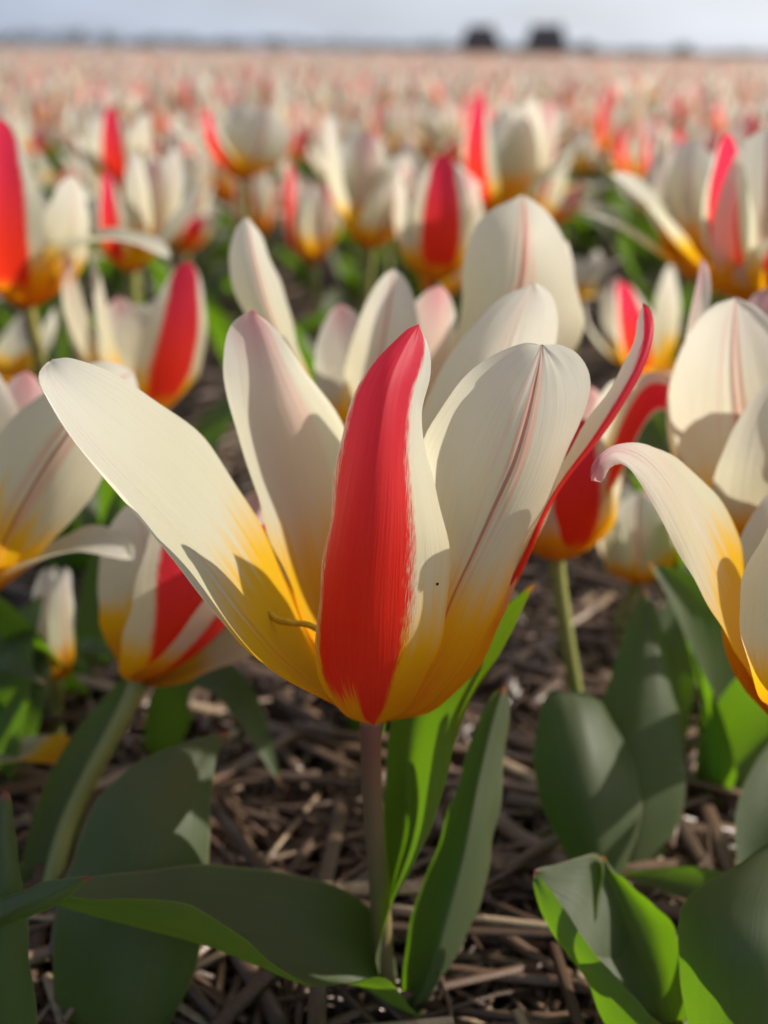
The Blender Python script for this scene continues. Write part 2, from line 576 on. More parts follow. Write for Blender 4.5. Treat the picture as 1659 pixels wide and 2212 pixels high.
def leaf_grid(pts, wid, face=(0, -1, 0.35), fold=0.35, twist=0.0, n=18, m=9, seed=0.0, peak=0.75):
    ts = tip_rows(n)
    S = resample(pts, ts)
    T = np.gradient(S, axis=0)
    T /= np.linalg.norm(T, axis=1, keepdims=True) + 1e-12
    N = np.array(face, float)[None] - T * (T @ np.array(face, float))[:, None]
    N /= np.linalg.norm(N, axis=1, keepdims=True) + 1e-12
    side = np.cross(T, N)
    a = np.radians(twist) * ts[:, None]
    side, N = side * np.cos(a) + N * np.sin(a), N * np.cos(a) - side * np.sin(a)
    w = wid * np.maximum(np.sin(np.pi * ts ** peak) ** 0.8, 0.45 * (1 - ts) ** 0.5 * (ts < 0.4))
    s = np.linspace(-1, 1, m)
    rip = np.array([[noise.noise((x * 4 + seed, y * 1.5, seed)) for y in s] for x in ts]) * 0.10 * wid
    G = S[:, None] + side[:, None] * (s[None, :, None] * w[:, None, None] * 0.5) \
        + N[:, None] * ((fold * w * 0.5)[:, None] * (s ** 2)[None] + rip * (np.abs(s) ** 2)[None])[:, :, None]
    return G, np.tile(0.5 + s * 0.5, (n, 1)), np.tile(ts[:, None], (1, m))


def leaf(parent, pts, wid, org=None, name='leaf', **kw):
    G, U, V = leaf_grid([np.array(p) for p in pts], wid, **kw)
    org = np.array(parent.location) if org is None else np.array(org)
    return obj(name, grid_mesh('leaf', G - org, U, V, M_LEAF), parent)


def wl_(*pts):
    return [W(*p) for p in pts]


# ------------------------------------------------------------------ ground
def ground_z(x, y):
    r = math.hypot(x, y)
    k = 1.0 if r < 6 else max(0.0, 1 - (r - 6) / 12)
    if k <= 0:
        return 0.0
    p = Vector((x, y, 0.0))
    return k * (0.010 * noise.noise(p * 14) + 0.006 * noise.noise(p * 37 + Vector((3, 1, 0))) + (0.0035 * noise.noise(p * 95) if r < 1.5 else 0)) - 0.006


def build_ground():
    na = 300
    rs = [0.0]
    r = 0.03
    while r < 4000:
        rs.append(r)
        r *= 1.028
    vs = [(0, 0, ground_z(0, 0))]
    for r in rs[1:]:
        for j in range(na):
            a = 2 * math.pi * j / na
            x, y = r * math.sin(a), r * math.cos(a)
            vs.append((x, y, ground_z(x, y)))
    fs = [[0, 1 + (j + 1) % na, 1 + j] for j in range(na)]
    for i in range(len(rs) - 2):
        o = 1 + i * na
        for j in range(na):
            k = (j + 1) % na
            fs.append([o + j, o + k, o + na + k, o + na + j])
    g = obj('ground', mesh_from('ground', vs, fs, None, M_SOIL))
    g['kind'] = 'structure'
    g['label'] = 'dark brown soil of the bulb field'


build_ground()

# ------------------------------------------------------------------ the tulip in front
base = W(800, 1562, 0.210)
hx = W(828, 2140, 0.215)
hero = thing('tulip', (hx.x, hx.y, 0.0), 'cream tulip with one broad red flamed petal facing out, on a reddish stem', 'tulip')


def hero_petal(L, M, R, mat, **kw):
    return loft('petal', hero, L, M, R, mat, **kw)


red_petal, RG = hero_petal(
    [(790, 1562, .208), (740, 1545, .200), (700, 1490, .194), (683, 1400, .192), (690, 1270, .191), (710, 1130, .191), (735, 960, .192), (765, 860, .194), (815, 770, .196), (870, 715, .199), (905, 700, .201)],
    [(808, 1565, .206), (800, 1540, .199), (795, 1420, .187), (800, 1270, .183), (815, 1100, .182), (830, 950, .184), (850, 830, .189), (880, 750, .196), (905, 700, .201)],
    [(825, 1562, .209), (880, 1530, .206), (930, 1440, .2015), (965, 1340, .1995), (970, 1220, .1985), (960, 1130, .1985), (935, 1040, .200), (918, 980, .201), (915, 900, .202), (928, 820, .202), (925, 750, .201), (905, 700, .201)],
    M_HERO, u0=0.40, uk=0.97, seed=1, n=56, m=31)
hero_petal(
    [(825, 1560, .212), (880, 1500, .214), (930, 1350, .215), (935, 1200, .215), (915, 1050, .214), (915, 960, .213), (950, 890, .212), (1000, 820, .212), (1070, 765, .212), (1130, 742, .212), (1170, 744, .213)],
    [(828, 1561, .211), (875, 1520, .209), (935, 1400, .2065), (978, 1290, .2045), (1020, 1200, .2025), (1070, 1090, .2015), (1110, 1000, .203), (1140, 900, .206), (1160, 810, .210), (1172, 744, .213)],
    [(830, 1561, .212), (930, 1535, .211), (1010, 1470, .211), (1060, 1400, .211), (1100, 1290, .212), (1130, 1180, .213), (1180, 1080, .214), (1230, 980, .215), (1265, 890, .217), (1272, 820, .217), (1250, 770, .216), (1210, 745, .215), (1174, 744, .213)],
    M_INN, seed=2, tipr=0.0006, n=56, m=31)
hero_petal(
    [(830, 1555, .214), (950, 1450, .214), (1080, 1250, .217), (1170, 1080, .221), (1240, 960, .223), (1300, 860, .226), (1340, 790, .228), (1365, 740, .230), (1375, 690, .232), (1390, 657, .233)],
    [(835, 1556, .214), (980, 1450, .212), (1110, 1260, .212), (1195, 1075, .214), (1290, 950, .217), (1345, 870, .220), (1390, 790, .224), (1408, 725, .228), (1405, 675, .232), (1390, 656, .233)],
    [(840, 1557, .216), (990, 1460, .222), (1110, 1270, .232), (1190, 1080, .238), (1270, 960, .240), (1330, 870, .242), (1375, 790, .242), (1395, 730, .240), (1400, 680, .236), (1390, 656, .233)],
    M_OUTN, seed=3, ripple=0.0007)
hero_petal(
    [(805, 1545, .216), (830, 1400, .236), (850, 1200, .247), (880, 1000, .254), (920, 870, .258), (965, 780, .260), (1025, 700, .262), (1085, 640, .262), (1150, 611, .262)],
    [(820, 1545, .218), (890, 1430, .244), (950, 1230, .258), (1000, 1040, .266), (1060, 850, .268), (1100, 740, .266), (1130, 660, .264), (1152, 611, .262)],
    [(840, 1545, .216), (950, 1450, .234), (1060, 1250, .244), (1130, 1050, .250), (1180, 880, .255), (1200, 760, .259), (1206, 690, .261), (1190, 635, .262), (1155, 611, .262)],
    M_INN, seed=4)
hero_petal(
    [(790, 1545, .214), (720, 1450, .222), (640, 1300, .228), (570, 1120, .232), (520, 980, .234), (495, 860, .234), (485, 760, .233), (500, 700, .233), (545, 670, .234)],
    [(795, 1542, .216), (740, 1430, .234), (690, 1280, .246), (650, 1100, .251), (610, 950, .251), (580, 850, .248), (560, 760, .243), (548, 700, .238), (544, 670, .234)],
    [(800, 1540, .217), (800, 1400, .236), (790, 1200, .245), (770, 1000, .247), (740, 910, .247), (690, 840, .246), (640, 780, .245), (590, 710, .240), (545, 670, .234)],
    M_OUT, seed=5)
hero_petal(
    [(785, 1562, .208), (700, 1505, .196), (620, 1465, .190), (540, 1405, .185), (450, 1308, .182), (370, 1193, .181), (260, 1068, .182), (150, 940, .184), (95, 850, .189), (85, 810, .192), (110, 778, .196)],
    [(787, 1558, .210), (695, 1492, .203), (600, 1418, .200), (525, 1330, .199), (440, 1215, .199), (340, 1105, .200), (230, 990, .200), (140, 880, .199), (100, 812, .198), (113, 777, .196)],
    [(790, 1550, .214), (740, 1500, .222), (680, 1400, .229), (620, 1250, .231), (555, 1115, .231), (450, 960, .229), (340, 865, .225), (240, 805, .217), (170, 778, .206), (115, 775, .196)],
    M_INN, seed=6, n=56, m=31)
# stem, pistil and stamens
tube('stem', hero, wl_((828, 2145, .215), (824, 2000, .214), (814, 1850, .212), (803, 1700, .2105), (801, 1600, .210), (802, 1556, .2105)), [.0026, .0022, .0021, .0021, .0024], M_STEMR, seg=16)
tube('pistil', hero, wl_((806, 1548, .212), (812, 1460, .214), (818, 1380, .216)), [.003, .0034, .002], M_STEM, seg=10)
for i in range(5):
    a = 1.1 + i * 1.25
    o = Vector((math.cos(a), math.sin(a), 0))
    p = base + Vector((0, 0.003, 0.002))
    tube('stamen', hero, [p, p + o * .004 + Vector((0, 0, .008)), p + o * .006 + Vector((0, 0, .017)), p + o * .007 + Vector((0, 0, .026))], [.0006, .0006, .0013, .0009], M_STAM, seg=6)
tube('stamen', hero, wl_((770, 1480, .206), (720, 1390, .205), (672, 1352, .206), (625, 1345, .207), (597, 1338, .209), (580, 1322, .211)), [.0007, .0006, .0006, .0007, .0005], M_STAM, seg=6)
# a black speck sits on the cream margin of the red petal
tgt = (945, 1258)
inv = RM.transposed()
bp, bd = None, 1e9
for row in RG:
    for q in row:
        c = inv @ (Vector(q) - EYE)
        x, y = CX + FPX * c.x / -c.z, CY - FPX * c.y / -c.z
        dd = (x - tgt[0]) ** 2 + (y - tgt[1]) ** 2
        if dd < bd:
            bd, bp = dd, Vector(q)
tube('speck', hero, [bp + Vector((-.0002, -.0001, 0)), bp + Vector((0, -.0003, .0001)), bp + Vector((.0002, -.0001, .0002))], [.0001, .0003, .0001], M_DARK, seg=6)


def hleaf(parent, L, M, R, **kw):
    return loft('leaf', parent, L, M, R, M_LEAF, ripple=0.0005, **kw)


hleaf(hero,
      [(825, 2140, .216), (830, 2000, .222), (832, 1850, .226), (835, 1700, .228), (840, 1600, .231), (860, 1500, .233), (930, 1420, .235), (1040, 1345, .235), (1157, 1262, .230)],
      [(828, 2140, .217), (845, 1950, .224), (885, 1800, .230), (905, 1650, .233), (940, 1520, .235), (1010, 1420, .236), (1090, 1325, .234), (1157, 1262, .230)],
      [(830, 2140, .212), (816, 2050, .206), (848, 1950, .205), (915, 1830, .206), (948, 1730, .209), (985, 1600, .213), (1040, 1480, .218), (1110, 1360, .224), (1157, 1262, .230)], seed=11)
hleaf(hero,
      [(870, 2190, .213), (872, 2100, .217), (890, 2000, .222), (930, 1870, .228), (985, 1700, .235), (1030, 1560, .241), (1062, 1500, .244), (1088, 1478, .244)],
      [(882, 2200, .208), (930, 2100, .210), (965, 1980, .215), (1000, 1850, .221), (1030, 1700, .229), (1064, 1560, .238), (1089, 1478, .244)],
      [(900, 2215, .210), (985, 2065, .217), (1040, 1950, .223), (1065, 1830, .229), (1080, 1700, .235), (1095, 1580, .241), (1100, 1505, .244), (1090, 1478, .244)], seed=12, keel=True)
hleaf(hero,
      [(860, 2150, .215), (850, 2080, .219), (825, 2000, .222), (780, 1948, .222), (700, 1905, .220), (550, 1875, .217), (400, 1870, .213), (200, 1895, .205), (80, 1917, .199), (35, 1925, .196)],
      [(885, 2205, .209), (800, 2140, .206), (720, 2112, .203), (620, 2092, .200), (525, 2068, .198), (450, 2045, .197), (350, 2018, .196), (225, 1985, .196), (110, 1950, .196), (35, 1926, .196)],
      [(910, 2200, .203), (830, 2118, .195), (750, 2122, .191), (700, 2134, .188), (650, 2124, .186), (575, 2075, .184), (525, 2030, .184), (450, 1975, .185), (375, 1948, .187), (165, 1936, .193), (35, 1927, .196)], seed=13, keel=True, n=56)

# ------------------------------------------------------------------ neighbouring tulips one can tell apart
OUT, INN, NAR = M_OUT, M_INN, M_OUTN
EXPL = []


def rand_leaves(t, gx, gy, n, hmin=.05, hmax=.095, org=None, sd=None):
    r = random.Random(sd if sd is not None else int(gx * 1e4) + int(gy * 1e4))
    a0 = r.uniform(0, 6.28)
    for k in range(n):
        a = a0 + k * 2 * math.pi / n + r.uniform(-.5, .5)
        o = Vector((math.cos(a), math.sin(a), 0))
        h = r.uniform(hmin, hmax)
        sp = r.uniform(.020, .05)
        g = Vector((gx, gy, -.006))
        leaf(t, [g + o * .002, g + o * sp * .35 + Vector((0, 0, h * .4)), g + o * sp * .75 + Vector((0, 0, h * .8)), g + o * sp * 1.25 + Vector((0, 0, h))],
             r.uniform(.020, .032), org=org, face=(-o.x, -o.y, .6), fold=r.uniform(.25, .6), twist=r.uniform(-50, 50), n=12, m=7, seed=r.uniform(0, 99))


def flower(label, bpx, petals, foot=None, leaves=2, mat_stem=None, group=None, rad=.0021, cat='tulip', stem_mid=None):
    b = W(*bpx)
    g = Vector((b.x + random.uniform(-.008, .008), b.y + random.uniform(-.004, .010), 0)) if foot is None else W(*foot)
    g.z = 0
    t = thing('tulip', g, label, cat, group)
    EXPL.append((b.x, b.y))
    for p in petals:
        kw = dict(p[5]) if len(p) > 5 else {}
        tip = W(p[0], p[1], bpx[2] + p[2])
        petal(t, b, tip, p[3] * .001, p[4], seed=random.uniform(0, 90), n=22, m=13, **kw)
    mid = (b + g) / 2 + Vector((random.uniform(-.004, .004), .002, 0)) if stem_mid is None else W(*stem_mid)
    tube('stem', t, [g + Vector((0, 0, -.008)), (g + mid) / 2 * .98 + mid * .02, mid, b * .8 + mid * .2, b + Vector((0, 0, .002))], [rad * 1.15, rad, rad, rad * 1.2], mat_stem or M_STEM, seg=12)
    if leaves:
        rand_leaves(t, g.x, g.y, leaves)
    return t


tB = flower('half closed tulip with dark red flames and yellow base on a slanting stem',
            (305, 1472, .275),
            [(400, 1050, -.010, 30, OUT, dict(curl=0, bulge=.36, cup=.5)), (575, 1130, -.012, 30, OUT, dict(curl=12, bulge=.34, cup=.5)),
             (300, 1080, .006, 26, INN, dict(curl=-4, bulge=.42, cup=.5)), (640, 1330, .004, 28, INN, dict(curl=60, bulge=.3, rise=.02)),
             (480, 1010, .022, 28, INN, dict(curl=0, bulge=.4)), (560, 1060, .022, 26, OUT, dict(curl=15))],
            foot=(72, 2060, .232), leaves=0, stem_mid=(165, 1740, .258), rad=.0023)
hleaf(tB,
      [(150, 2290, .205), (118, 2150, .208), (122, 2000, .212), (150, 1880, .220), (200, 1740, .228), (290, 1655, .236), (400, 1600, .242), (495, 1577, .246)],
      [(230, 2295, .198), (250, 2150, .200), (280, 2000, .206), (300, 1880, .214), (330, 1760, .223), (380, 1680, .233), (440, 1620, .241), (495, 1578, .246)],
      [(310, 2290, .200), (375, 2200, .205), (420, 2100, .211), (440, 2000, .217), (453, 1850, .226), (456, 1760, .232), (462, 1660, .239), (495, 1580, .246)], seed=21)
leaf(tB, wl_((75, 2060, .236), (105, 1860, .252), (175, 1640, .268), (285, 1445, .283)), .0125, fold=.4, seed=3)
leaf(tB, wl_((330, 1700, .31), (370, 1520, .305), (440, 1462, .30), (510, 1505, .292), (560, 1590, .287), (607, 1698, .282)), .0135, fold=.3, seed=4, face=(.4, -.6, .8))

tC = flower('pale pink tulip with orange base and one petal curling back',
            (-60, 1305, .285),
            [(288, 1205, -.012, 20, INN, dict(curl=112, bulge=.25, rise=.12)),
             (-190, 850, .012, 30, OUT), (-60, 760, .03, 30, INN), (-300, 1000, -.01, 30, OUT), (60, 800, .035, 30, OUT)],
            leaves=2)
tD = flower('tall cream tulip with open petals standing right behind the flamed tulip in focus',
            (815, 1010, .325),
            [(850, 580, -.006, 23, INN, dict(curl=-10, bulge=.24, az=-2.0)),
             (950, 615, .020, 28, OUT, dict(curl=10)),
             (1225, 520, .016, 26, INN, dict(curl=-15, bulge=.4)), (735, 655, .028, 24, OUT)],
            leaves=3, foot=(800, 1640, .33))
loft('petal', tC,
     [(-62, 1303, .286), (-50, 1100, .281), (-5, 940, .279), (90, 853, .281), (180, 790, .286), (240, 778, .289), (285, 800, .291)],
     [(-55, 1305, .283), (10, 1165, .269), (75, 1045, .265), (150, 930, .269), (220, 850, .279), (287, 803, .291)],
     [(-48, 1306, .286), (60, 1225, .277), (150, 1130, .274), (217, 1040, .277), (272, 940, .282), (300, 860, .288), (290, 806, .291)],
     M_INN, seed=61)
loft('petal', tD,
     [(800, 1005, .322), (680, 900, .320), (580, 760, .318), (510, 640, .318), (492, 560, .319), (505, 500, .321), (530, 469, .323)],
     [(805, 1007, .322), (700, 900, .314), (625, 780, .311), (575, 660, .312), (550, 570, .314), (538, 510, .318), (532, 469, .323)],
     [(810, 1005, .328), (740, 920, .330), (665, 800, .331), (632, 690, .331), (598, 590, .330), (565, 510, .327), (535, 469, .323)],
     M_INN, seed=62)
loft('petal', tD,
     [(830, 1005, .322), (930, 850, .316), (990, 700, .314), (998, 600, .315), (1015, 520, .318), (1060, 455, .322), (1125, 424, .3265)],
     [(835, 1007, .322), (960, 880, .312), (1080, 740, .306), (1120, 620, .306), (1130, 520, .311), (1132, 460, .319), (1130, 424, .3265)],
     [(840, 1005, .328), (1000, 930, .330), (1150, 850, .332), (1250, 740, .333), (1252, 640, .333), (1226, 540, .333), (1185, 460, .331), (1135, 424, .327)],
     M_INN, seed=63)
tE = flower('large cream tulip with a fine red midrib line near a folded red petal tip',
            (1665, 1190, .292),
            [(1590, 642, -.010, 40, INN, dict(curl=-4, bulge=.30, cup=.5, az=-2.0)), (1518, 562, .012, 26, OUT, dict(curl=-4, bulge=.45)),
             (1715, 790, -.028, 36, INN, dict(curl=-4, bulge=.30, az=-1.4)), (1850, 700, .0, 30, OUT), (1760, 600, .03, 32, INN), (1660, 620, .03, 30, OUT)],
            leaves=3)
tF = flower('tulip with orange cup and one long petal folded sideways to a red tip',
            (1200, 1212, .312),
            [(1255, 905, -.012, 26, OUT, dict(curl=8, bulge=.32, az=-1.3)), 
             (1130, 930, -.008, 24, INN, dict(curl=0, bulge=.4)), (1345, 820, .006, 26, INN, dict(curl=12, bulge=.40)),
             (1180, 850, .02, 26, INN), (1270, 830, .024, 26, OUT)],
            foot=(1275, 1700, .300), leaves=0, stem_mid=(1228, 1400, .308), rad=.0021)
loft('petal', tF,
     [(1206, 1205, .312), (1290, 1000, .316), (1340, 875, .314), (1390, 806, .309), (1450, 812, .303), (1520, 845, .297), (1592, 890, .291)],
     [(1210, 1208, .309), (1310, 1020, .307), (1362, 905, .304), (1408, 846, .300), (1460, 855, .296), (1525, 880, .292), (1592, 891, .290)],
     [(1216, 1210, .311), (1330, 1045, .305), (1384, 935, .302), (1422, 885, .299), (1470, 902, .295), (1532, 914, .291), (1592, 892, .290)],
     M_OUT, seed=33, u0=.62)
hleaf(tF,
      [(1290, 1950, .252), (1225, 1850, .254), (1165, 1720, .260), (1152, 1640, .266), (1163, 1550, .272), (1185, 1497, .277), (1215, 1490, .282)],
      [(1305, 1955, .248), (1290, 1850, .247), (1275, 1720, .251), (1260, 1620, .258), (1248, 1540, .267), (1234, 1502, .275), (1216, 1491, .282)],
      [(1320, 1950, .252), (1360, 1850, .256), (1386, 1740, .262), (1366, 1640, .270), (1328, 1565, .277), (1290, 1512, .281), (1250, 1498, .283), (1217, 1491, .282)], seed=31)
hleaf(tF,
      [(1335, 1910, .262), (1300, 1700, .272), (1290, 1570, .281), (1318, 1460, .290), (1350, 1360, .298), (1392, 1272, .305)],
      [(1355, 1915, .258), (1380, 1720, .266), (1390, 1560, .276), (1395, 1440, .286), (1400, 1340, .296), (1395, 1272, .305)],
      [(1380, 1910, .262), (1450, 1810, .268), (1477, 1700, .274), (1468, 1560, .282), (1450, 1450, .290), (1428, 1340, .299), (1397, 1272, .305)], seed=32)
leaf(tF, wl_((1400, 1780, .29), (1420, 1560, .315), (1465, 1340, .335), (1505, 1170, .35)), .018, fold=.35, seed=7)

gG = W(1720, 2200, .209)
tG = thing('tulip', (gG.x, gG.y, 0), 'white tulip with yellow base whose long petal tip curls over to a pink underside', 'tulip')
loft('petal', tG,
     [(1680, 1550, .214), (1600, 1430, .206), (1530, 1310, .204), (1460, 1180, .204), (1390, 1060, .203), (1348, 1005, .2015), (1318, 1010, .2000), (1303, 1042, .1995), (1278, 1040, .200)],
     [(1685, 1550, .216), (1620, 1410, .212), (1562, 1290, .212), (1505, 1160, .212), (1448, 1050, .211), (1390, 985, .207), (1330, 968, .202), (1292, 995, .1985), (1275, 1030, .1995)],
     [(1690, 1545, .222), (1640, 1400, .232), (1618, 1260, .235), (1592, 1150, .235), (1530, 1050, .230), (1460, 985, .222), (1380, 955, .212), (1310, 968, .203), (1280, 1000, .2000), (1273, 1032, .1995)],
     M_OUT, seed=41, flip=True)
loft('petal', tG,
     [(1690, 1562, .210), (1640, 1500, .199), (1602, 1380, .195), (1600, 1280, .194), (1630, 1190, .196), (1700, 1050, .2), (1740, 1000, .203)],
     [(1700, 1563, .208), (1710, 1480, .193), (1710, 1300, .187), (1720, 1130, .193), (1740, 1000, .203)],
     [(1710, 1562, .21), (1800, 1450, .2), (1820, 1280, .2), (1810, 1130, .2), (1740, 1000, .203)],
     M_INN, seed=42)
bG = W(1695, 1558, .213)
for tp, w_, m_ in (((1850, 1050, .222), .03, OUT), ((1760, 1000, .245), .03, INN), ((1900, 1200, .235), .03, INN), ((1860, 1000, .25), .03, OUT)):
    petal(tG, bG, W(*tp), w_, m_, n=22, m=13)
tube('stem', tG, [gG + Vector((0, 0, -.008)), W(1715, 1950, .211), W(1700, 1750, .212), bG], [.0025, .0022, .0022, .0025], M_STEM, seg=14)
hleaf(tG,
      [(1450, 2280, .200), (1410, 2150, .208), (1360, 2000, .216), (1318, 1890, .221), (1290, 1846, .222), (1250, 1852, .219), (1200, 1868, .215), (1154, 1881, .211)],
      [(1400, 2300, .198), (1309, 2212, .197), (1269, 2119, .199), (1214, 2044, .202), (1174, 1979, .206), (1152, 1910, .210), (1154, 1881, .211)],
      [(1490, 2280, .190), (1425, 2212, .189), (1379, 2164, .190), (1309, 2089, .193), (1254, 2014, .198), (1204, 1939, .205), (1163, 1893, .2107), (1154, 1881, .211)], seed=43, keel=True)
hleaf(tG,
      [(1430, 2300, .197), (1340, 2150, .200), (1276, 2029, .208), (1289, 1974, .212), (1298, 1904, .217), (1300, 1850, .220)],
      [(1445, 2300, .199), (1420, 2150, .206), (1390, 2050, .213), (1360, 1970, .219), (1325, 1900, .222), (1301, 1849, .221)],
      [(1470, 2290, .196), (1485, 2180, .200), (1478, 2080, .205), (1446, 1990, .211), (1379, 1924, .217), (1325, 1880, .220), (1302, 1850, .221)], seed=44)
hleaf(tG,
      [(1530, 2320, .19), (1480, 2200, .192), (1468, 2080, .196), (1463, 1990, .2), (1478, 1940, .203), (1580, 1873, .208), (1720, 1790, .215)],
      [(1565, 2320, .186), (1590, 2180, .184), (1600, 2060, .186), (1610, 1960, .193), (1650, 1870, .202), (1720, 1790, .215)],
      [(1600, 2320, .187), (1700, 2200, .187), (1760, 2050, .19), (1790, 1900, .2), (1770, 1820, .21), (1720, 1790, .215)], seed=45)
leaf(tG, wl_((1660, 2010, .222), (1560, 1935, .234), (1450, 1905, .244), (1345, 1890, .250)), .010, fold=.3, face=(0, -.5, .9), seed=5)
leaf(tG, wl_((1645, 1960, .235), (1640, 1800, .245), (1665, 1680, .256), (1710, 1560, .27)), .014, fold=.3, seed=6)

# plant at the side of which the photograph shows only leaves
gp = W(-10, 2360, .188)
pl = thing('tulip_plant', (gp.x, gp.y, 0), 'tulip leaves with red tips, one upright and one curled over the long arching leaf', 'plant')
hleaf(pl,
      [(-60, 2380, .185), (-110, 2150, .187), (-80, 1950, .19), (-30, 1800, .194), (8, 1706, .198)],
      [(-10, 2380, .181), (-20, 2150, .181), (-10, 1950, .185), (2, 1800, .191), (10, 1706, .198)],
      [(60, 2380, .185), (80, 2180, .186), (62, 2040, .187), (50, 1914, .189), (30, 1820, .193), (22, 1740, .197), (11, 1706, .198)], seed=51)
hleaf(pl,
      [(-190, 2200, .186), (-120, 2030, .186), (-40, 1965, .185), (20, 1935, .184), (70, 1915, .183), (130, 1902, .182), (195, 1893, .181)],
      [(-170, 2230, .183), (-110, 2080, .181), (-30, 2000, .180), (30, 1965, .179), (80, 1945, .179), (135, 1920, .180), (195, 1894, .181)],
      [(-150, 2220, .184), (-80, 2110, .183), (0, 2008, .182), (60, 1980, .181), (112, 1962, .181), (150, 1932, .181), (195, 1895, .181)], seed=52)

flower('tulip with a long red striped petal and cream petals, behind the pale pink tulip',
       (325, 905, .42),
       [(402, 562, -.008, 26, OUT, dict(curl=6, bulge=.26, az=-.9)), (198, 552, .0, 19, INN, dict(curl=4, bulge=.34)),
        (142, 545, .010, 15, OUT, dict(curl=-4, bulge=.4)), (300, 655, .025, 24, INN, dict(curl=20)),
        (345, 640, .028, 24, INN, dict(curl=10)), (255, 640, .022, 24, OUT)], leaves=3)
flower('tulip with bold red flame, orange base and one white petal folded over sideways',
       (60, 668, .435),
       [(0, 255, -.012, 30, OUT, dict(curl=-6, bulge=.3, az=-1.9)), (368, 556, -.012, 24, INN, dict(curl=122, bulge=.12, rise=.36)),
        (160, 380, .018, 34, INN, dict(curl=4, bulge=.4)), (-110, 420, .0, 28, OUT), (60, 400, .03, 30, INN), (-40, 380, .03, 28, INN)], leaves=3)
flower('open tulip with upright yellowish petal between two red striped ones',
       (285, 592, .53),
       [(228, 370, -.010, 17, OUT, dict(curl=0, bulge=.35)), (295, 325, .006, 18, INN, dict(curl=0, bulge=.2)), (438, 400, -.006, 26, INN, dict(curl=30, bulge=.30)),
        (335, 345, .018, 18, OUT, dict(curl=0)), (380, 320, .022, 24, INN), (170, 400, .012, 22, INN, dict(curl=30))], leaves=3)
flower('cream tulip with a dark crimson striped petal behind the open yellowish one',
       (275, 430, .66),
       [(238, 228, -.010, 22, OUT, dict(curl=-4, bulge=.3)), (160, 290, .0, 28, INN), (320, 240, .01, 28, INN, dict(curl=20)), (210, 250, .02, 26, INN), (280, 260, .025, 26, OUT), (330, 330, -.01, 22, INN)], leaves=3)
flower('tulip with yellow heart, a slanting red petal and a long pale one stretched out',
       (525, 392, .69),
       [(448, 232, -.012, 24, OUT, dict(curl=-10, bulge=.3)), (575, 232, -.010, 34, INN, dict(curl=-4, bulge=.35, az=-1.2)), (365, 270, .004, 26, INN, dict(curl=45, bulge=.2)),
        (620, 270, .01, 26, OUT), (520, 220, .025, 28, INN), (570, 225, .028, 28, OUT)], leaves=3)
flower('narrow cream tulip with a glowing orange base above bare soil',
       (800, 540, .525),
       [(715, 245, -.006, 22, INN, dict(curl=-8, bulge=.30)), (795, 280, .018, 20, OUT, dict(curl=0)), (870, 330, .020, 26, INN, dict(curl=20)),
        (845, 390, -.010, 24, INN, dict(curl=10, bulge=.25)), (760, 290, .02, 22, INN), (880, 360, .004, 22, OUT)], leaves=3)
flower('upright tulip with one wide dark red flame, between cream petals',
       (942, 612, .505),
       [(958, 330, -.012, 25, OUT, dict(curl=-6, bulge=.30, az=-1.5)), (860, 370, -.004, 28, INN, dict(curl=-4, bulge=.40)), (1035, 390, -.002, 28, INN, dict(curl=-8, bulge=.42)),
        (900, 360, .022, 28, INN), (980, 350, .025, 28, INN), (1010, 370, .015, 28, OUT)], leaves=3)
flower('tall tulip with a slim scarlet petal and wide pale petals spread open',
       (1075, 480, .60),
       [(1038, 200, -.010, 22, OUT, dict(curl=-14, bulge=.30)), (1150, 210, .016, 28, INN, dict(curl=0)), (1262, 300, -.008, 32, INN, dict(curl=35, bulge=.25)),
        (1190, 215, .024, 26, OUT), (1100, 230, .028, 28, INN), (1010, 300, .005, 26, INN)], leaves=3)
flower('very large tulip with red streak down a cream petal, above the red midrib tulip',
       (1640, 672, .40),
       [(1575, 285, -.006, 30, OUT, dict(curl=-6, bulge=.34)), (1660, 275, -.014, 34, INN, dict(curl=-4, bulge=.26, az=-1.5)), (1760, 470, -.018, 34, OUT, dict(curl=30, bulge=.3)),
        (1780, 320, .012, 32, INN), (1690, 280, .03, 30, OUT), (1600, 300, .028, 30, INN)], leaves=2)
flower('wide open white tulip with wavy drooping petals and orange heart',
       (1512, 600, .47),
       [(1322, 378, -.004, 30, INN, dict(curl=62, bulge=.22, twist=20)), (1262, 462, .004, 18, INN, dict(curl=75, bulge=.30, rise=.1)), (1500, 300, .02, 28, INN, dict(curl=5)),
        (1420, 330, .025, 24, INN), (1460, 300, .028, 20, OUT, dict(curl=30)), (1590, 400, .01, 26, OUT)], leaves=2)
flower('small low tulip with narrow star shaped petals lying flat near bare soil',
       (1250, 655, .64),
       [(1245, 555, .02, 14, INN, dict(curl=20)), (1345, 560, .0, 13, INN, dict(curl=70, bulge=.2, rise=.05)), (1345, 655, -.01, 18, INN, dict(curl=110, bulge=.2, rise=.25)), (1180, 600, .0, 14, OUT, dict(curl=60)), (1290, 540, .03, 14, INN)], leaves=2)
flower('low white and amber tulip in shade behind the curled white petal',
       (1375, 1262, .385),
       [(1300, 1080, -.006, 24, INN, dict(bulge=.45)), (1450, 1090, -.006, 24, INN, dict(bulge=.45)), (1380, 1065, -.012, 24, INN, dict(az=-1.5, bulge=.4)), (1340, 1050, .012, 24, INN), (1420, 1050, .012, 24, OUT)], leaves=0)
flower('slim low white and yellow tulip bud under the curled back petal',
       (122, 1475, .325),
       [(98, 1228, -.004, 12, INN, dict(bulge=.16)), (142, 1225, -.003, 13, INN, dict(bulge=.16)), (118, 1222, .006, 12, INN, dict(bulge=.15))], leaves=0)

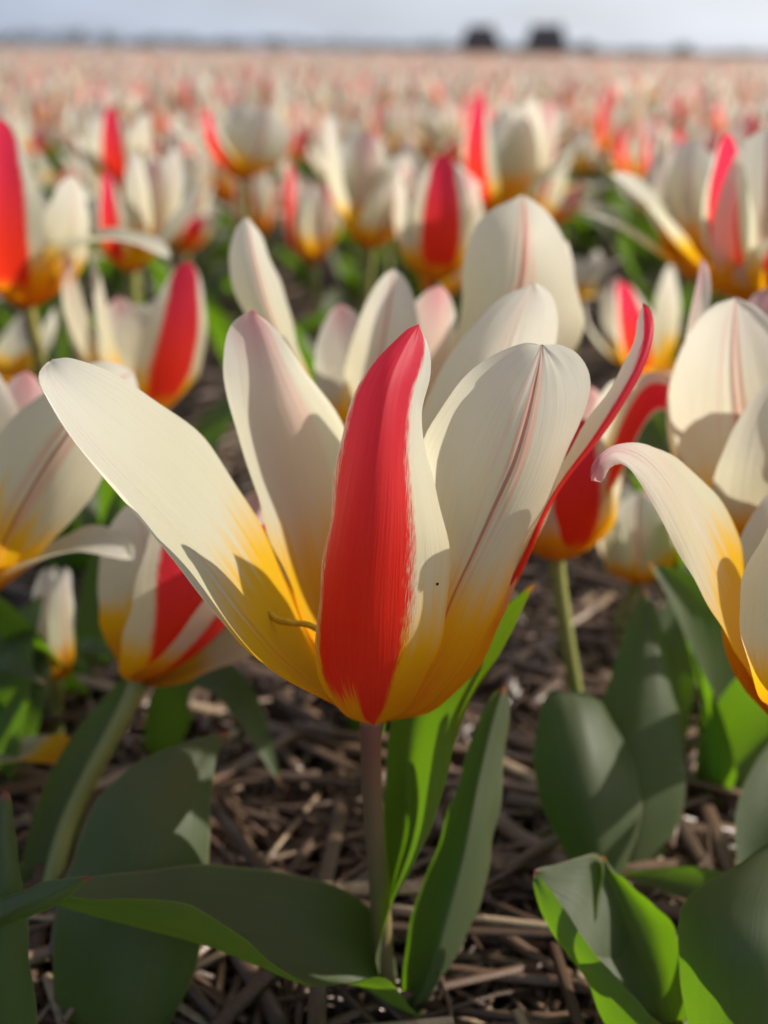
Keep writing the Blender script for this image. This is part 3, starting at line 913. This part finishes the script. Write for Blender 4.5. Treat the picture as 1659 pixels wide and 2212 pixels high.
# further leaf blades between the near plants
gp2 = W(215, 1560, .36)
pl2 = thing('tulip_plant', (gp2.x, gp2.y, 0), 'upright bright green tulip leaves standing behind the slim low bud', 'plant')
leaf(pl2, wl_((215, 1570, .36), (225, 1400, .365), (245, 1230, .372), (265, 1030, .38)), .020, fold=.4, seed=8)
leaf(pl2, wl_((205, 1570, .36), (175, 1420, .35), (190, 1395, .345), (260, 1420, .34)), .010, fold=.3, seed=9, face=(0, -.5, 1))
leaf(pl2, wl_((200, 1570, .36), (100, 1450, .33), (40, 1360, .31), (-40, 1260, .30)), .018, fold=.3, seed=10)
leaf(pl2, wl_((230, 1570, .36), (310, 1400, .375), (345, 1250, .385), (360, 1100, .40)), .018, fold=.4, seed=11)
gp3 = W(30, 1690, .30)
pl3 = thing('tulip_plant', (gp3.x, gp3.y, 0), 'short pale tulip leaves beneath the pale pink tulip', 'plant')
leaf(pl3, wl_((25, 1700, .30), (-30, 1500, .30), (10, 1432, .295), (100, 1478, .285)), .010, fold=.3, seed=12, face=(0, -.5, 1))
leaf(pl3, wl_((35, 1700, .30), (20, 1560, .31), (60, 1420, .32), (90, 1300, .33)), .020, fold=.3, seed=13)

fp = W(60, 1640, .285)
fpo = thing('fallen_petal', (fp.x, fp.y, 0), 'fallen orange tulip petal lying on the straw', 'petal')
petal(fpo, W(140, 1650, .275), W(-60, 1610, .30), .018, M_INN, curl=85, bulge=.3, rise=.02, cup=.4)

# ------------------------------------------------------------------ rows of tulips behind: one of each kind is built, then copied
def proto(i):
    r = random.Random(100 + i)
    parts = []
    r_wild = [0]
    H = r.uniform(.070, .092)
    b = Vector((r.uniform(-.010, .010), r.uniform(-.010, .010), H))
    opn = r.choice([.016, .022, .030, .040, .050])
    L0 = r.uniform(.056, .070)
    a0 = r.uniform(0, 6.28)
    for k in range(6):
        a = a0 + k * math.pi / 3 + r.uniform(-.15, .15)
        wild = r.random() < .26
        r_wild[0] += wild
        L = L0 * r.uniform(.85, 1.1)
        ro = opn * r.uniform(.55, 1.45) + (.02 if wild else 0)
        tip = b + Vector((math.cos(a) * ro, math.sin(a) * ro, math.sqrt(max(L * L - ro * ro, .0004)) * (1 if not wild else .75)))
        outer = k % 2 == 0
        mat = (M_OUT if r.random() < .7 else M_OUTN) if outer else M_INN
        G, U, V, o = petal_grid(b, tip, r.uniform(.017, .026), bulge=r.uniform(.22, .46), curl=(r.uniform(55, 95) if wild else r.uniform(-18, 40)), cup=r.uniform(.2, .6), twist=r.uniform(-28, 28), az=a, n=12, m=7, seed=r.uniform(0, 99))
        parts.append(('petal', grid_mesh('petal', G, U, V, mat, o)))
    parts.append(('stem', tube_mesh('stem', np.array([(0, 0, -.01), (b.x * .4, b.y * .4, H * .4), (b.x * .9, b.y * .9, H * .8), tuple(b)]), [.0024, .0021, .0024], M_STEM, seg=6, k=3)))
    n = r.choice([2, 3, 3])
    for k in range(n):
        a = a0 + k * 2 * math.pi / n + r.uniform(-.5, .5)
        o = Vector((math.cos(a), math.sin(a), 0))
        h, sp = r.uniform(.045, .085), r.uniform(.025, .06)
        G, U, V = leaf_grid([np.array(o * .002 + Vector((0, 0, -.01))), np.array(o * sp * .35 + Vector((0, 0, h * .45))), np.array(o * sp * .8 + Vector((0, 0, h * .85))), np.array(o * sp * 1.3 + Vector((0, 0, h)))],
                            r.uniform(.018, .028), face=(-o.x, -o.y, .6), fold=r.uniform(.25, .6), twist=r.uniform(-40, 40), n=9, m=5, seed=r.uniform(0, 99))
        parts.append(('leaf', grid_mesh('leaf', G, U, V, M_LEAF)))
    look = {.016: 'slim closed', .022: 'cup shaped', .030: 'half open', .040: 'wide open', .050: 'fully spread'}[opn]
    nw = r_wild[0]
    lab = look + ' red and cream tulip ' + ('with petals bent outwards ' if nw > 1 else 'with one petal bent outwards ' if nw else 'with all petals upright ') + 'in the blurred rows behind'
    return parts, lab


PROTO = [proto(i) for i in range(16)]
GRP = 'tulips in the rows further back'
cnt = 0
spots = []
y = 0.56
while y < 3.2:
    sp = .098
    hw = .34 * y + .12
    x = -hw + random.uniform(0, sp)
    while x < hw:
        px, py_ = x + random.uniform(-.035, .035), y + random.uniform(-.035, .035)
        if all((px - ex) ** 2 + (py_ - ey) ** 2 > .0042 for ex, ey in EXPL):
            spots.append((py_, px))
        x += sp
    y += sp
spots.sort()
NEAR = 276
y_cut = spots[NEAR][0]
for (py_, px) in spots[:NEAR]:
    k = random.randrange(len(PROTO))
    t = thing('tulip', (px, py_, ground_z(px, py_)), PROTO[k][1], 'tulip', GRP)
    s = random.uniform(.86, 1.12)
    t.scale = (s, s, s)
    t.rotation_euler = (random.uniform(-.10, .10), random.uniform(-.10, .10), random.uniform(0, 6.28))
    for nm, me in PROTO[k][0]:
        obj(nm, me, t)


def far_mass(name, y0, y1, dens, rows, cols, scale, label):
    """the rest of the flowers, too many and too far to pick apart"""
    V, UVs, Fq, MI = [], [], [], []
    off = 0
    protos = []
    for i in range(8):
        r = random.Random(300 + i)
        ps = []
        opn = r.choice([.018, .026, .036, .046])
        a0 = r.uniform(0, 6.28)
        H = r.uniform(.070, .090)
        b = Vector((0, 0, H))
        for k in range(6):
            a = a0 + k * math.pi / 3
            ro = opn * r.uniform(.7, 1.4)
            L = r.uniform(.056, .072)
            tip = b + Vector((math.cos(a) * ro, math.sin(a) * ro, math.sqrt(max(L * L - ro * ro, .0004))))
            G, U, Vv, o = petal_grid(b, tip, r.uniform(.022, .030), bulge=r.uniform(.28, .45), curl=r.uniform(-15, 30), az=a, n=rows, m=cols)
            ps.append((G, U, Vv, r.choice((0, 3, 3)) if k % 2 == 0 else 1))
        for k in range(2):
            a = r.uniform(0, 6.28)
            o = Vector((math.cos(a), math.sin(a), 0))
            G, U, Vv = leaf_grid([np.array(o * .002), np.array(o * .02 + Vector((0, 0, .05))), np.array(o * .05 + Vector((0, 0, .085)))], .028, face=(-o.x, -o.y, .6), n=4, m=3)
            ps.append((G, U, Vv, 2))
        protos.append(ps)
    area_n = 0
    y = y0
    while y < y1:
        step = 1 / math.sqrt(dens)
        hw = .36 * y + .3
        x = -hw
        while x < hw:
            px, py_ = x + random.uniform(-.5, .5) * step, y + random.uniform(-.5, .5) * step
            ps = random.choice(protos)
            s = scale * random.uniform(.88, 1.12)
            c, sn = math.cos(random.uniform(0, 6.28)), 0
            a = random.uniform(0, 6.28)
            c, sn = math.cos(a) * s, math.sin(a) * s
            for G, U, Vv, mi in ps:
                g = G.reshape(-1, 3)
                q = np.empty_like(g)
                q[:, 0] = g[:, 0] * c - g[:, 1] * sn + px
                q[:, 1] = g[:, 0] * sn + g[:, 1] * c + py_
                q[:, 2] = g[:, 2] * (1 + (s - scale))
                n, m = G.shape[:2]
                idx = np.arange(n * m).reshape(n, m) + off
                Fq.append(np.stack([idx[:-1, :-1], idx[:-1, 1:], idx[1:, 1:], idx[1:, :-1]], axis=-1).reshape(-1, 4))
                MI.append(np.full((n - 1) * (m - 1), mi))
                V.append(q)
                UVs.append(np.stack([U, Vv], axis=-1).reshape(-1, 2))
                off += n * m
            area_n += 1
            x += step
        y += step
    V, F, UVs, MI = np.vstack(V), np.vstack(Fq), np.vstack(UVs), np.concatenate(MI)
    me = bpy.data.meshes.new(name)
    me.vertices.add(len(V))
    me.vertices.foreach_set('co', V.astype(np.float32).ravel())
    me.loops.add(len(F) * 4)
    me.loops.foreach_set('vertex_index', F.astype(np.int32).ravel())
    me.polygons.add(len(F))
    me.polygons.foreach_set('loop_start', np.arange(0, len(F) * 4, 4, dtype=np.int32))
    ly = me.uv_layers.new(name='UVMap')
    ly.data.foreach_set('uv', UVs[F.ravel()].astype(np.float32).ravel())
    for m in (M_OUT, M_INN, M_LEAF, M_OUTN):
        me.materials.append(m)
    me.polygons.foreach_set('material_index', MI.astype(np.int32))
    me.polygons.foreach_set('use_smooth', np.ones(len(F), dtype=bool))
    me.update(calc_edges=True)
    me.validate()
    o = obj(name, me)
    tag(o, label, 'tulips', kind='stuff')
    return o


far_mass('distant_tulips', y_cut + .05, 12.0, 62, 5, 4, 1.0, 'dense mass of blurred tulips filling the field towards the horizon')
far_mass('horizon_tulips', 12.0, 75.0, 4.5, 4, 3, 1.5, 'pale pink haze of tulips along the edge of the field')

t = NT('far_flower_field')
pos = t.n('ShaderNodeNewGeometry').outputs['Position']
nz = t.noise(pos, 2.0, 8.0, 0.7)
cc = t.ramp(nz, [(0.3, (0.12, 0.12, 0.07)), (0.45, (0.42, 0.31, 0.25)), (0.58, (0.52, 0.40, 0.33)), (0.7, (0.42, 0.19, 0.18))])
p = t.n('ShaderNodeBsdfPrincipled')
t.put(p.inputs['Base Color'], cc)
p.inputs['Roughness'].default_value = 0.9
t.put(p.inputs['Normal'], t.bump(nz, 1.0, 0.1))
M_FIELD = t.out(p.outputs[0])
fv, ff = [], []
for i, yy in enumerate(np.geomspace(70, 420, 14)):
    for j in range(21):
        xx = (j / 20 - .5) * 2 * (yy * .6)
        fv.append((xx, yy, .135 + .012 * noise.noise((xx * .2, yy * .2, 0))))
for i in range(13):
    for j in range(20):
        ff.append([i * 21 + j, i * 21 + j + 1, (i + 1) * 21 + j + 1, (i + 1) * 21 + j])
fo = obj('flower_field', mesh_from('flower_field', fv, ff, None, M_FIELD))
fo['kind'] = 'structure'

# ------------------------------------------------------------------ straw on the soil
def straw_pts(px, py_, lift, L, a, tilt, bend, r):
    d = Vector((math.cos(a) * math.cos(tilt), math.sin(a) * math.cos(tilt), math.sin(tilt)))
    s = Vector((-d.y, d.x, 0))
    c = Vector((px, py_, ground_z(px, py_) + lift))
    return [c - d * L / 2, c + s * bend * L, c + d * L / 2]


def straw_mesh(name, pts, r, vconst, seg=7):
    return tube_mesh(name, np.array([tuple(p) for p in pts]), [r, r * 1.03, r * .95], M_STRAW, seg=seg, k=3, vconst=vconst)


SHAPES = []
for i in range(24):
    L = random.uniform(.055, .16)
    SHAPES.append((L, straw_mesh('straw', straw_pts(0, 0, -ground_z(0, 0), L, 0, 0, random.uniform(-.07, .07), 0), random.uniform(.0013, .0026), 0.0)))
SL = 'loose piece of dry brown straw lying on the soil between the tulips'
SG = 'pieces of straw on the soil'
n_s = 0
while n_s < 290:
    yy = random.triangular(.17, .75, .26)
    xx = random.uniform(-1, 1) * (.34 * yy + .03)
    L, me = random.choice(SHAPES)
    o = obj('straw', me, None, (xx, yy, ground_z(xx, yy) + random.uniform(.002, .014)))
    o.rotation_euler = (random.uniform(0, 6.28), random.uniform(-.13, .13), random.uniform(0, 6.28))
    o.scale = (1, 1, random.uniform(.4, .8))
    o.rotation_euler.x = random.uniform(-.5, .5)
    tag(o, SL, 'straw', SG)
    n_s += 1
V, F, UVs, off = [], [], [], 0
for i in range(5600):
    if i < 3600:
        yy = random.triangular(.14, 1.0, .25)
        xx = random.uniform(-1, 1) * (.36 * yy + .06)
    else:
        yy = random.uniform(.6, 3.0)
        xx = random.uniform(-1, 1) * (.36 * yy + .1)
    L = random.uniform(.02, .095)
    r = random.uniform(.0005, .0015)
    pts = straw_pts(xx, yy, random.uniform(0, .009), L, random.uniform(0, 6.28), random.uniform(-.14, .14), random.uniform(-.06, .06), r)
    C = np.array([tuple(p_) for p_ in pts])
    T = (C[2] - C[0]) / np.linalg.norm(C[2] - C[0])
    A = np.cross(T, (0, 0, 1.0)); A /= np.linalg.norm(A); B = np.cross(T, A)
    rc = random.random()
    for q in range(3):
        for j in range(5):
            th = 2 * math.pi * j / 5
            V.append(C[q] + r * (A * math.cos(th) + B * math.sin(th) * .6))
            UVs.append((j / 5, rc))
    for q in range(2):
        for j in range(5):
            k = (j + 1) % 5
            F.append([off + q * 5 + j, off + q * 5 + k, off + (q + 1) * 5 + k, off + (q + 1) * 5 + j])
    F.append([off + j for j in range(5)][::-1])
    F.append([off + 10 + j for j in range(5)])
    off += 15
so = obj('straw_mulch', mesh_from('straw_mulch', V, F, UVs, M_STRAW))
tag(so, 'thin layer of broken straw covering the brown soil', 'straw mulch', kind='stuff')

# ------------------------------------------------------------------ far edge of the field: houses and trees
def box(x0, x1, y0, y1, z0, z1):
    v = [(x0, y0, z0), (x1, y0, z0), (x1, y1, z0), (x0, y1, z0), (x0, y0, z1), (x1, y0, z1), (x1, y1, z1), (x0, y1, z1)]
    f = [[0, 3, 2, 1], [4, 5, 6, 7], [0, 1, 5, 4], [1, 2, 6, 5], [2, 3, 7, 6], [3, 0, 4, 7]]
    return v, f


def house(cx, cy_, w, d, hw, hr, inset, label):
    t = thing('farmhouse', (cx, cy_, 0), label, 'house')
    v, f = box(-w / 2, w / 2, -d / 2, d / 2, 0, hw)
    obj('wall', mesh_from('wall', v, f, None, M_BRICK, False), t)
    o = .5
    rv = [(-w / 2 - o, -d / 2 - o, hw + .004), (w / 2 + o, -d / 2 - o, hw + .004), (w / 2 + o, d / 2 + o, hw + .004), (-w / 2 - o, d / 2 + o, hw + .004), (-w / 2 + inset, 0, hw + hr), (w / 2 - inset, 0, hw + hr)]
    rf = [[0, 3, 2, 1], [0, 1, 5, 4], [1, 2, 5], [2, 3, 4, 5], [3, 0, 4]]
    ro = obj('roof', mesh_from('roof', rv, rf, None, M_ROOF, False), t)
    v, f = box(w / 2 - inset - 1.4, w / 2 - inset - .6, -.4, .4, hw + hr - .8, hw + hr + .7)
    obj('chimney', mesh_from('chimney', v, f, None, M_BRICK, False), ro)
    for k in range(3):
        x = -w / 2 + w * (k + .5) / 3
        v, f = box(x - .55, x + .55, -d / 2 - .05, -d / 2 + .02, 1.0, 2.3)
        wi = obj('window', mesh_from('window', v, f, None, M_WHITE, False), t)
        v, f = box(x - .47, x + .47, -d / 2 - .07, -d / 2 - .03, 1.08, 2.22)
        obj('pane', mesh_from('pane', v, f, None, M_WIN, False), wi)
    return t


def at_far(px, Y):
    q = W(px, 110, Y)
    return q.x


house(at_far(1036, 430), 430, 12.0, 9, 3.2, 5.6, 1.9, 'dark hipped roof farmhouse on the horizon, the one beside the long treeline')
house(at_far(1178, 430), 430, 12.0, 9, 3.3, 6.0, 0.9, 'dark farmhouse with steep long ridge on the horizon, next to a bush')


def crown_mesh(name, cx, cy_, z0, rx, rz, n, sz, rnd):
    V, F = [], []
    for i in range(n):
        while True:
            p = Vector((rnd.uniform(-1, 1), rnd.uniform(-1, 1), rnd.uniform(-1, 1)))
            if p.length < 1:
                break
        k = 1 + .3 * noise.noise(p * 2.5 + Vector((cx, 0, 0)))
        c = Vector((cx + p.x * rx * k, cy_ + p.y * rx * .6 * k, z0 + rz + p.z * rz * k))
        a = Vector((rnd.gauss(0, 1), rnd.gauss(0, 1), rnd.gauss(0, 1))).normalized()
        b_ = a.orthogonal().normalized()
        e = a.cross(b_)
        s = sz * rnd.uniform(.6, 1.3)
        o = len(V)
        V += [c - b_ * s, c + e * s * .6, c + b_ * s, c - e * s * .6]
        F.append([o, o + 1, o + 2, o + 3])
    return V, F


def tree(px, Y, h, rx, label):
    x = at_far(px, Y)
    r = random.Random(int(px))
    t = thing('tree', (x, Y, 0), label, 'tree')
    V, F = crown_mesh('crown', 0, 0, h * .18, rx, h * .41, 420, h * .085, r)
    obj('crown', mesh_from('crown', V, F, None, M_TREE, False), t)
    obj('trunk', tube_mesh('trunk', np.array([(0, 0, -.2), (.1, 0, h * .2), (0, .1, h * .5), (.1, 0, h * .75)]), [.3, .22, .14, .05], M_BARK, seg=8, k=3), t)


tree(1115, 450, 2.8, 2.6, 'low round bush standing between the two dark farmhouses')
tree(1266, 450, 4.2, 3.4, 'lone dark bush on the horizon, the one nearer the farmhouses')
tree(1476, 450, 4.4, 3.0, 'lone dark bush on the horizon, standing farthest from the farmhouses')
V, F = [], []
r = random.Random(5)
x = -470.0
while x < 620:
    tall = 1.0 if x < 160 else .55
    if x > 320:
        tall = .35
    hh = tall * r.uniform(7.0, 12.0) * (1.25 if -330 < x < -220 else 1)
    v, f = crown_mesh('c', x, 1000 + r.uniform(-20, 20), -.5, r.uniform(6, 11), hh / 2, 70, 1.3, r)
    o = len(V)
    V += v
    F += [[q + o for q in g] for g in f]
    x += r.uniform(5, 10)
tl = obj('treeline', mesh_from('treeline', V, F, None, M_TREE, False))
tag(tl, 'low grey green treeline along the horizon behind the tulip field', 'treeline', kind='stuff')
